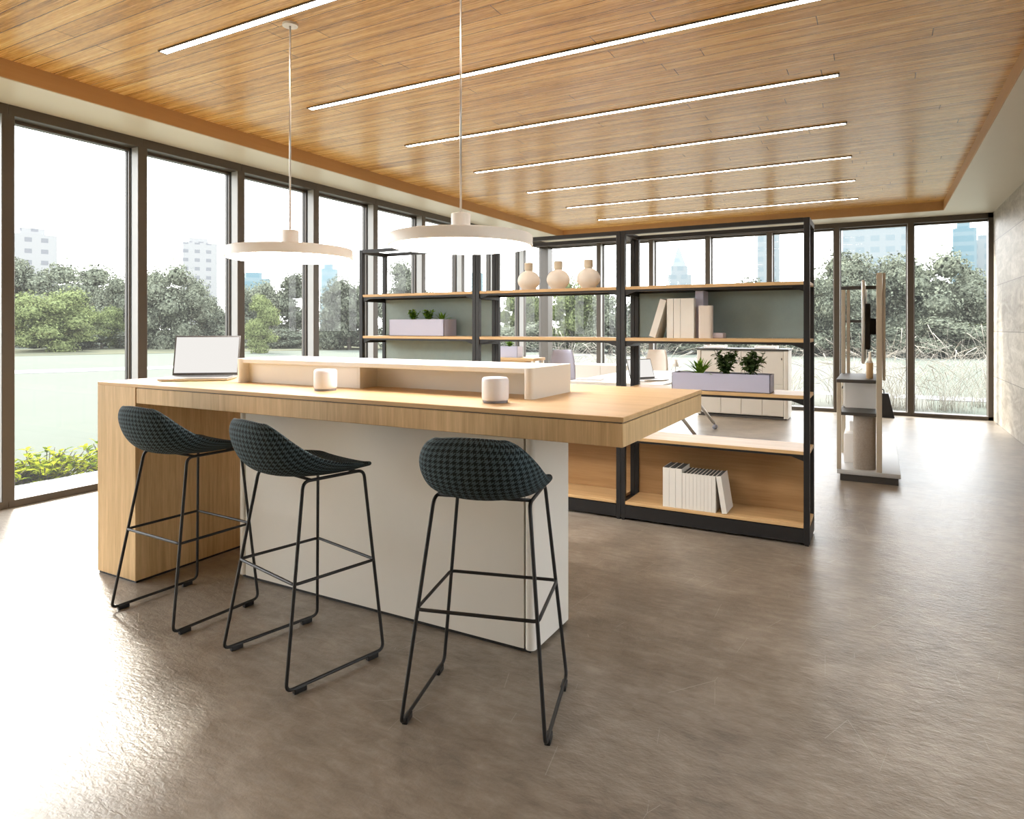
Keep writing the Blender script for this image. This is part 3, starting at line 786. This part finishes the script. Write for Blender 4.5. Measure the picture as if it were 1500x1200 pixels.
MB().box(.035, .092, -.12, .12, .36, .52).obj('mount', M['slate'], tv)
bn = thing('waste_bin', 'taupe tweed covered cylinder bin on the media station base', 'bin', (-.105, 6.72, .10))
MB().lathe([(0, 0), (.088, 0), (.09, .003), (.09, .475), (.085, .478), (.082, .475), (.082, .02), (0, .02)], n=48).obj('drum', M['tweed'], bn, 'auto')
wb = thing('storage_case', 'white stepped case standing behind the tweed bin', 'case', (-.19, 7.15, .10))
MB().box(-.09, .06, -.22, .22, 0, .27, .006).obj('body', M['white_paint'], wb, 'auto')
MB().box(-.05, .06, -.02, .22, .27, .36, .006).obj('lid', M['white_paint'], wb, 'auto')
bt = thing('bottle', 'wooden bottle with pale neck on the media station shelf', 'bottle', (-.065, 6.80, .902))
MB().lathe([(0, 0), (.026, 0), (.028, .003), (.028, .135), (.026, .14), (0, .14)], n=28).obj('body', M['bottle_wood'], bt, 'auto')
MB().lathe([(0, .14), (.026, .14), (.018, .165), (.011, .195), (.010, .24), (0, .24)], n=28).obj('neck', M['clay'], bt, True)
bx_ = thing('black_bag', 'black upright bag on the floor by the far window behind the media station', 'bag', (.06, 11.60, 0))
MB().add([(-.16, -.12, 0), (.16, -.12, 0), (.16, .12, 0), (-.16, .12, 0), (-.13, -.06, .36), (.08, -.06, .36), (.08, .06, .36), (-.13, .06, .36)],
         [(0, 3, 2, 1), (4, 5, 6, 7), (0, 1, 5, 4), (1, 2, 6, 5), (2, 3, 7, 6), (3, 0, 4, 7)]).obj('body', M['black'], bx_)
MB().tube(fillet([(-.09, 0, .36), (-.09, 0, .42), (.02, 0, .42), (.02, 0, .36)], .03), .008, 8).obj('handle', M['black'], bx_, True)

# ------------------------------------------------------------------ outdoors
GZ = -.10
S(MB().box(-320, 200, -120, 420, GZ - .5, GZ).obj('lawn', M['lawn'], None))
S(MB().box(XL - .56, XL - .20, YF, YB + .2, GZ, .045).obj('trim_8', M['ledge']))
p = MB()
dv = Vector((.447, .894, 0)); nv = Vector((.894, -.447, 0)); c0 = Vector((-24.3, 11.7, 0))
def strip(mb, c, w, l, z0, z1):
    a = c - dv * l; b = c + dv * l
    mb.prism([tuple((a - nv * w)[:2]), tuple((b - nv * w)[:2]), tuple((b + nv * w)[:2]), tuple((a + nv * w)[:2])], z0, z1); return mb
S(strip(MB(), c0, 1.0, 45, GZ, GZ + .015).obj('garden_path', M['path']))
S(strip(MB(), Vector((-44, 22, 0)), 7.0, 60, GZ, GZ + .02).obj('dry_grass_strip', M['dry']))
S(MB().box(-13, .85, 12.3, 32, GZ, GZ + .01).obj('meadow', M['meadow']))
S(MB().box(-10, 12, 15.7, 16.6, GZ, GZ + .015).obj('garden_path', M['path']))

def crown(blobs, n, size, seed):
    rd = random.Random(seed); mb = MB()
    tot = sum(r[0] * r[2] for _, r in blobs)
    for (c, r) in blobs:
        k = int(n * r[0] * r[2] / tot)
        for _ in range(k):
            u = Vector((rd.gauss(0, 1), rd.gauss(0, 1), rd.gauss(0, 1))).normalized()
            if u.z < -.5: u.z *= .5
            q = rd.uniform(.72, 1.06)
            lump = 1 + .14 * math.sin(5 * u.x + 3 * c[0]) * math.sin(6 * u.z + 2 * c[2]) * 1.3
            p = Vector((c[0] + u.x * r[0] * q * lump, c[1] + u.y * r[1] * q * lump, c[2] + u.z * r[2] * q * lump))
            nn = (u + Vector((rd.gauss(0, .55), rd.gauss(0, .55), rd.gauss(0, .55)))).normalized()
            a = nn.orthogonal().normalized(); b = nn.cross(a); an = rd.random() * PI
            a, b = a * math.cos(an) + b * math.sin(an), b * math.cos(an) - a * math.sin(an)
            s_ = size * rd.uniform(.6, 1.3)
            i = len(mb.v)
            mb.v += [tuple(p - a * s_), tuple(p - b * s_ * .6), tuple(p + a * s_), tuple(p + b * s_ * .6)]
            mb.f.append((i, i + 1, i + 2, i + 3))
    for (c, r) in blobs:
        bm = bmesh.new(); bmesh.ops.create_icosphere(bm, subdivisions=2, radius=1)
        for v in bm.verts: v.co = Vector((c[0] + v.co.x * r[0] * .62, c[1] + v.co.y * r[1] * .62, c[2] + v.co.z * r[2] * .62))
        mb.bm(bm)
    return mb
def blobset(seed, kind):
    rd = random.Random(seed); B = []
    if kind == 'round':      # unit tree: height 1, width ~1
        B.append(((0, 0, .48), (.36, .36, .42)))
        for i in range(17):
            a = i * 2.4; z = .1 + .72 * i / 16 + rd.uniform(-.04, .04); k = .36 * (1 - abs(z - .45) * .9)
            B.append(((math.cos(a) * k, math.sin(a) * k, z), (.19, .19, .17)))
    elif kind == 'tall':
        for i in range(15):
            z = .06 + .88 * i / 14; k = .30 * (1 - (abs(z - .45) / .62) ** 2)
            a = rd.random() * 2 * PI
            B.append(((math.cos(a) * k * .6, math.sin(a) * k * .6, z), (.13 + k * .45, .13 + k * .45, .12)))
    else:                    # spreading low
        for i in range(15):
            a = rd.random() * 2 * PI; q = math.sqrt(rd.random()) * .36; z = rd.uniform(.10, .80 - q * .5)
            B.append(((math.cos(a) * q, math.sin(a) * q, z), (.20, .20, .18)))
    return B
protos = {}
def make_tree(kind, mat, seed):
    th = thing('tree', 'x', 'tree')
    crown(blobset(seed, kind), 15000, .0155, seed).obj('foliage', mat, th)
    tr = MB().tube([(0, 0, 0), (.01, 0, .2), (-.005, .005, .5)], .035, 8, r1=.015)
    for k in range(4):
        a = k * 1.7 + seed
        tr.tube([(0, 0, .22), (.12 * math.cos(a), .12 * math.sin(a), .40), (.2 * math.cos(a), .2 * math.sin(a), .55)], .014, 6, r1=.006)
    tr.obj('trunk', M['bark'], th, True)
    return th
TREES = [
 ('round', 'leaf_green', -43.7, 21.6, 3.9, 4.9, 'bright green round tree standing out before the grey tree line'),
 ('round', 'leaf_grey', -55.4, 28.8, 6.7, 7.6, 'large grey green tree behind the bright green tree'),
 ('tall', 'leaf_grey', -57.1, 25.6, 6.4, 5.0, 'grey tree at the left edge beside the white tower block'),
 ('round', 'leaf_grey', -49.6, 29.7, 5.6, 4.6, 'grey tree seen beside the second window post from the left'),
 ('spread', 'leaf_green', -47.1, 26.5, 3.5, 3.4, 'low fresh green tree next to the second window post'),
 ('round', 'leaf_grey', -42.8, 28.9, 5.8, 5.2, 'broad grey green tree behind the laptop'),
 ('spread', 'leaf_grey', -43.9, 32.9, 4.8, 4.2, 'lower grey tree to the right of the broad one behind the laptop'),
 ('tall', 'leaf_green', -30.9, 26.4, 3.2, 2.4, 'slim pale green conifer like tree on the lawn beside the laptop'),
 ('round', 'leaf_grey', -42.8, 35.8, 5.4, 4.4, 'grey tree behind the slim pale green tree'),
 ('tall', 'leaf_grey', -38.8, 35.7, 5.4, 4.4, 'grey tree seen under the left pendant lamp'),
 ('round', 'leaf_grey', -30.7, 33.3, 5.0, 4.4, 'grey tree right of the pale blue tower, before the shelving'),
 ('tall', 'leaf_grey', -27.8, 34.9, 5.6, 4.2, 'tall grey tree seen through the left shelving bay'),
 ('round', 'leaf_grey', -29.1, 41.0, 4.6, 4.4, 'grey tree behind the left green panel'),
 ('spread', 'leaf_grey', -29.1, 46.8, 4.7, 5.2, 'distant grey tree left of the stoneware vases'),
 ('round', 'leaf_green', -22.5, 42.4, 4.6, 3.8, 'olive tree seen below the left stoneware vase'),
 ('round', 'leaf_green', -15.7, 37.0, 4.9, 4.2, 'olive tree seen below the right stoneware vase'),
 ('spread', 'leaf_grey', -12.4, 34.3, 4.0, 4.0, 'grey tree behind the double shelving posts'),
 ('spread', 'leaf_grey', -10.9, 39.7, 3.6, 4.6, 'low grey tree behind the cream binders'),
 ('round', 'leaf_grey', -6.7, 44.3, 4.8, 4.4, 'grey tree whose top peeps over the right upper shelf'),
 ('round', 'leaf_grey', -2.3, 37.6, 4.3, 3.6, 'grey tree just right of the shelving end posts'),
 ('round', 'leaf_grey', -0.6, 43.1, 6.2, 6.2, 'tall rounded grey tree behind the media station'),
 ('round', 'leaf_grey', 2.8, 42.7, 5.5, 5.6, 'broad grey tree in the window nearest the stone wall'),
 ('spread', 'leaf_green', 5.6, 48.8, 3.2, 4.8, 'low green tree below the blue tower by the stone wall'),
 ('spread', 'leaf_grey', 1.8, 53.5, 4.9, 6.2, 'distant grey tree between the two trees by the media station'),
 ('spread', 'leaf_grey', -9.8, 47.1, 3.9, 5.4, 'distant grey tree behind the right green panel'),
]
for i, (kind, mt_, x, y, h, w, lab) in enumerate(TREES):
    key = (kind, mt_, i % 2)
    if key not in protos: protos[key] = o = make_tree(kind, M[mt_], len(protos) + 3)
    else: o = dup(protos[key])
    o.location = (x, y, GZ); o.scale = (w, w, h); o.rotation_euler = (0, 0, i * 2.3); o['label'] = lab; o['group'] = 'trees across the lawn'
# low bushes at the foot of the trees
bp = None
BUSH = [(-46.5, 23.6, 1.6, 5), (-53, 30, 2.4, 7), (-46.0, 29.0, 1.9, 5), (-41.5, 31.5, 2.0, 5), (-37.0, 33.0, 1.7, 5), (-32.5, 34.5, 1.9, 5.5), (-27.5, 37.0, 2.2, 5.5), (-22.5, 38.0, 2.0, 6), (-18.5, 37.0, 2.2, 5.5), (-13.6, 36.5, 2.0, 5.5), (-9.0, 38.0, 1.9, 5.5), (-4.8, 38.6, 2.2, 5), (-.9, 38.5, 2.4, 5), (2.3, 38.0, 2.4, 5), (5.6, 40, 2.2, 5.5)]
bl = ['under the bright green tree', 'between the two leftmost tree trunks', 'left of the laptop', 'just above the laptop lid', 'right of the laptop', 'by the lamp post', 'left of the shelving', 'behind the left planter', 'below the left vase', 'below the right vase', 'behind the meeting table', 'behind the locker cabinet', 'left of the media station', 'right of the media station', 'by the stone wall corner']
for (x, y, h, w), wd in zip(BUSH, bl):
    if bp is None:
        bp = thing('bush', 'x', 'bush'); crown(blobset(41, 'spread'), 6000, .019, 41).obj('foliage', M['leaf_grey'], bp)
        MB().tube([(0, 0, 0), (0, 0, .4)], .03, 8).obj('stem', M['bark'], bp, True); o = bp
    else: o = dup(bp)
    o.location = (x, y, GZ); o.scale = (w, w, h); o.rotation_euler = (0, 0, x); o['label'] = 'low dark bush at the tree line, ' + wd; o['group'] = 'bushes along the tree line'

# lime shrubs outside the left window
def shrub(seed):
    rd = random.Random(seed); mb = MB(); st = MB()
    for i in range(85):
        a = rd.random() * 2 * PI; r = math.sqrt(rd.random()) * .42
        tip = Vector((r * math.cos(a), r * math.sin(a), rd.uniform(.10, .40) * (1 - r * .8)))
        st.tube([(tip.x * .3, tip.y * .3, 0), tip], .004, 5)
        for k in range(12):
            t_ = rd.uniform(.35, 1.02); p = tip * t_; b = rd.random() * 2 * PI; e = math.radians(rd.uniform(0, 55))
            leaf_quads(mb, p, (math.cos(b) * math.cos(e), math.sin(b) * math.cos(e), math.sin(e)), rd.uniform(.07, .13), .04, .35)
    return mb, st
a, b = shrub(5)
sh0 = thing('shrub', 'x', 'shrub'); a.obj('foliage', M['leaf_shrub'], sh0, True); b.obj('stem', M['bark'], sh0, True)
for i, (y, s_, lab) in enumerate(((2.62, 1.15, 'lime green shrub outside the window nearest the camera'), (3.25, 1.0, 'lime green shrub in the middle of the pane left of the counter'), (3.85, .95, 'lime green shrub half hidden by the counter end panel'), (1.9, 1.1, 'lime green shrub mostly behind the first window post'))):
    o = sh0 if i == 0 else dup(sh0)
    o.location = (XL - .95, y, GZ); o.scale = (s_, s_, s_); o.rotation_euler = (0, 0, i * 1.9); o['label'] = lab; o['group'] = 'lime shrubs outside the left windows'

# ornamental grass outside the back windows
def grass(seed, n=120):
    rd = random.Random(seed); mb = MB()
    for i in range(n):
        a = rd.random() * 2 * PI; L = rd.uniform(.35, 1.4); lean = rd.uniform(.1, 1.1)
        x0, y0 = rd.gauss(0, .16), rd.gauss(0, .16); P = []
        for k in range(7):
            t_ = k / 6; P.append((x0 + math.cos(a) * lean * L * t_ ** 1.8, y0 + math.sin(a) * lean * L * t_ ** 1.8, L * (t_ - .32 * lean * t_ ** 2.5)))
        mb.tube(P, .0026, 3, r1=.0012)
        if rd.random() < .25: mb.tube(P[4:], .002, 4, r1=.006)
    return mb
gp = None
GR = [(.35, 13.6, 1.15, 'right of the media station'), (1.05, 13.9, 1.2, 'in the window next to the stone wall'), (-.55, 14.0, 1.1, 'left of the media station'), (-1.6, 13.5, 1.1, 'beside the locker cabinet end'), (-5.4, 14.6, 1.1, 'below the right vase'), (-4.3, 14.2, 1.2, 'behind the double shelving posts'), (-6.9, 15.2, 1.2, 'below the middle vase'), (1.75, 14.8, 1.2, 'farther out beside the stone wall corner')]
for i, (x, y, s_, wd) in enumerate(GR):
    if gp is None:
        gp = thing('grass_clump', 'x', 'grass'); grass(8).obj('blades', M['straw'], gp, True); o = gp
    else: o = dup(gp)
    o.location = (x, y, GZ); o.scale = (s_, s_, s_); o.rotation_euler = (0, 0, i * 1.3); o['label'] = 'straw coloured ornamental grass clump outside, ' + wd; o['group'] = 'ornamental grasses outside the back windows'

# towers
def building(x, y, w, d, h, mat, lab, crown_kind=None):
    th = thing('tower_building', lab, 'building', (x, y, GZ), math.atan2(-x, y) * 1.0 + .12)
    MB().box(-w / 2, w / 2, -d / 2, d / 2, 0, h).obj('facade', M[mat], th)
    if crown_kind == 'spire':
        MB().box(-w * .36, w * .36, -d * .36, d * .36, h, h * 1.16).obj('upper_storeys', M[mat], th)
        MB().add([(-w * .3, -d * .3, h * 1.16), (w * .3, -d * .3, h * 1.16), (w * .3, d * .3, h * 1.16), (-w * .3, d * .3, h * 1.16), (0, 0, h * 1.55)], [(0, 1, 4), (1, 2, 4), (2, 3, 4), (3, 0, 4), (0, 3, 2, 1)]).obj('spire', M[mat], th)
    else:
        MB().box(-w * .3, w * .25, -d * .3, d * .3, h, h + 2).obj('roof_plant', M[mat], th)
building(-223, 105, 11, 11, 29, 'tw_white', 'white tower block at the left edge above the bright tree')
building(-233, 168, 12, 12, 34, 'tw_white', 'white tower beyond the trees left of the left pendant')
building(-181, 151, 9, 9, 17.5, 'tw_blue', 'low blue glass block beneath the left pendant lamp')
building(-174, 178, 5.5, 6, 22.5, 'tw_blue', 'slim blue glass tower right of the left pendant')
building(-79, 299, 10, 10, 25, 'tw_pale', 'pale stepped tower with spire above the right upper shelf', 'spire')
building(-38, 276, 8, 9, 42, 'tw_pale', 'tall pale tower by the end of the shelving')
building(-1, 263, 21, 14, 41, 'tw_pale', 'wide pale tower behind the media station')
building(27, 289, 7, 8, 37, 'tw_blue', 'blue glass tower in the window by the stone wall')
building(35, 304, 7.5, 8, 34, 'tw_pale', 'shorter pale tower beside the blue one by the stone wall')
building(-159, 255, 5, 6, 26, 'tw_blue', 'thin blue tower far off seen through the middle shelving')

lp = thing('street_lamp', 'slim park lamp post before the trees under the left pendant', 'street lamp', (-40.2, 37.8, GZ))
MB().tube([(0, 0, 0), (0, 0, 2.05)], .07, 8, r1=.045).obj('pole', M['slate'], lp, True)
MB().lathe([(0, 2.02), (.28, 2.05), (.34, 2.16), (.1, 2.26), (0, 2.28)], n=16).obj('lamp_head', M['white_paint'], lp, True)

# ------------------------------------------------------------------ sky, sun, camera
w = bpy.data.worlds.new('World'); scene.world = w; w.use_nodes = True
nt = w.node_tree; nt.nodes.clear()
tc = nt.nodes.new('ShaderNodeTexCoord'); sx = nt.nodes.new('ShaderNodeSeparateXYZ'); rp = nt.nodes.new('ShaderNodeValToRGB')
bg = nt.nodes.new('ShaderNodeBackground'); wo = nt.nodes.new('ShaderNodeOutputWorld')
nt.links.new(tc.outputs['Generated'], sx.inputs[0]); nt.links.new(sx.outputs[2], rp.inputs[0])
e = rp.color_ramp.elements; e[0].position = 0; e[0].color = (1, .995, .985, 1); e[1].position = .9; e[1].color = (.80, .88, 1, 1)
nt.links.new(rp.outputs[0], bg.inputs[0]); bg.inputs[1].default_value = 8
nt.links.new(bg.outputs[0], wo.inputs[0])
sd = bpy.data.lights.new('sun', 'SUN'); sd.energy = 14; sd.angle = math.radians(11); sd.color = (1, .94, .84)
so = bpy.data.objects.new('sun', sd); COL.objects.link(so)
el = math.radians(38); az = Vector((.905, -.425, 0))
dirv = Vector((az.x * math.cos(el), az.y * math.cos(el), -math.sin(el)))
so.rotation_euler = dirv.to_track_quat('-Z', 'Y').to_euler(); so.location = (-20, 25, 30)

cam = bpy.data.cameras.new('camera'); co = bpy.data.objects.new('camera', cam); COL.objects.link(co)
cam.sensor_width = 36; cam.sensor_fit = 'HORIZONTAL'; cam.lens = 36 * 971.3 / 1500; cam.shift_y = -120 / 1500
cam.clip_start = .05; cam.clip_end = 1000
co.location = (0, 0, 1.36); co.rotation_euler = (PI / 2, 0, math.radians(28.8916))
scene.camera = co
scene.view_settings.view_transform = 'Standard'; scene.view_settings.look = 'None'
scene.view_settings.gamma = 1; scene.view_settings.use_curve_mapping = False; scene.view_settings.exposure = 0.0
cy = scene.cycles
cy.max_bounces = 10; cy.diffuse_bounces = 5; cy.glossy_bounces = 4; cy.transparent_max_bounces = 16
cy.sample_clamp_indirect = 6; cy.caustics_reflective = False; cy.caustics_refractive = False
cy.use_denoising = True
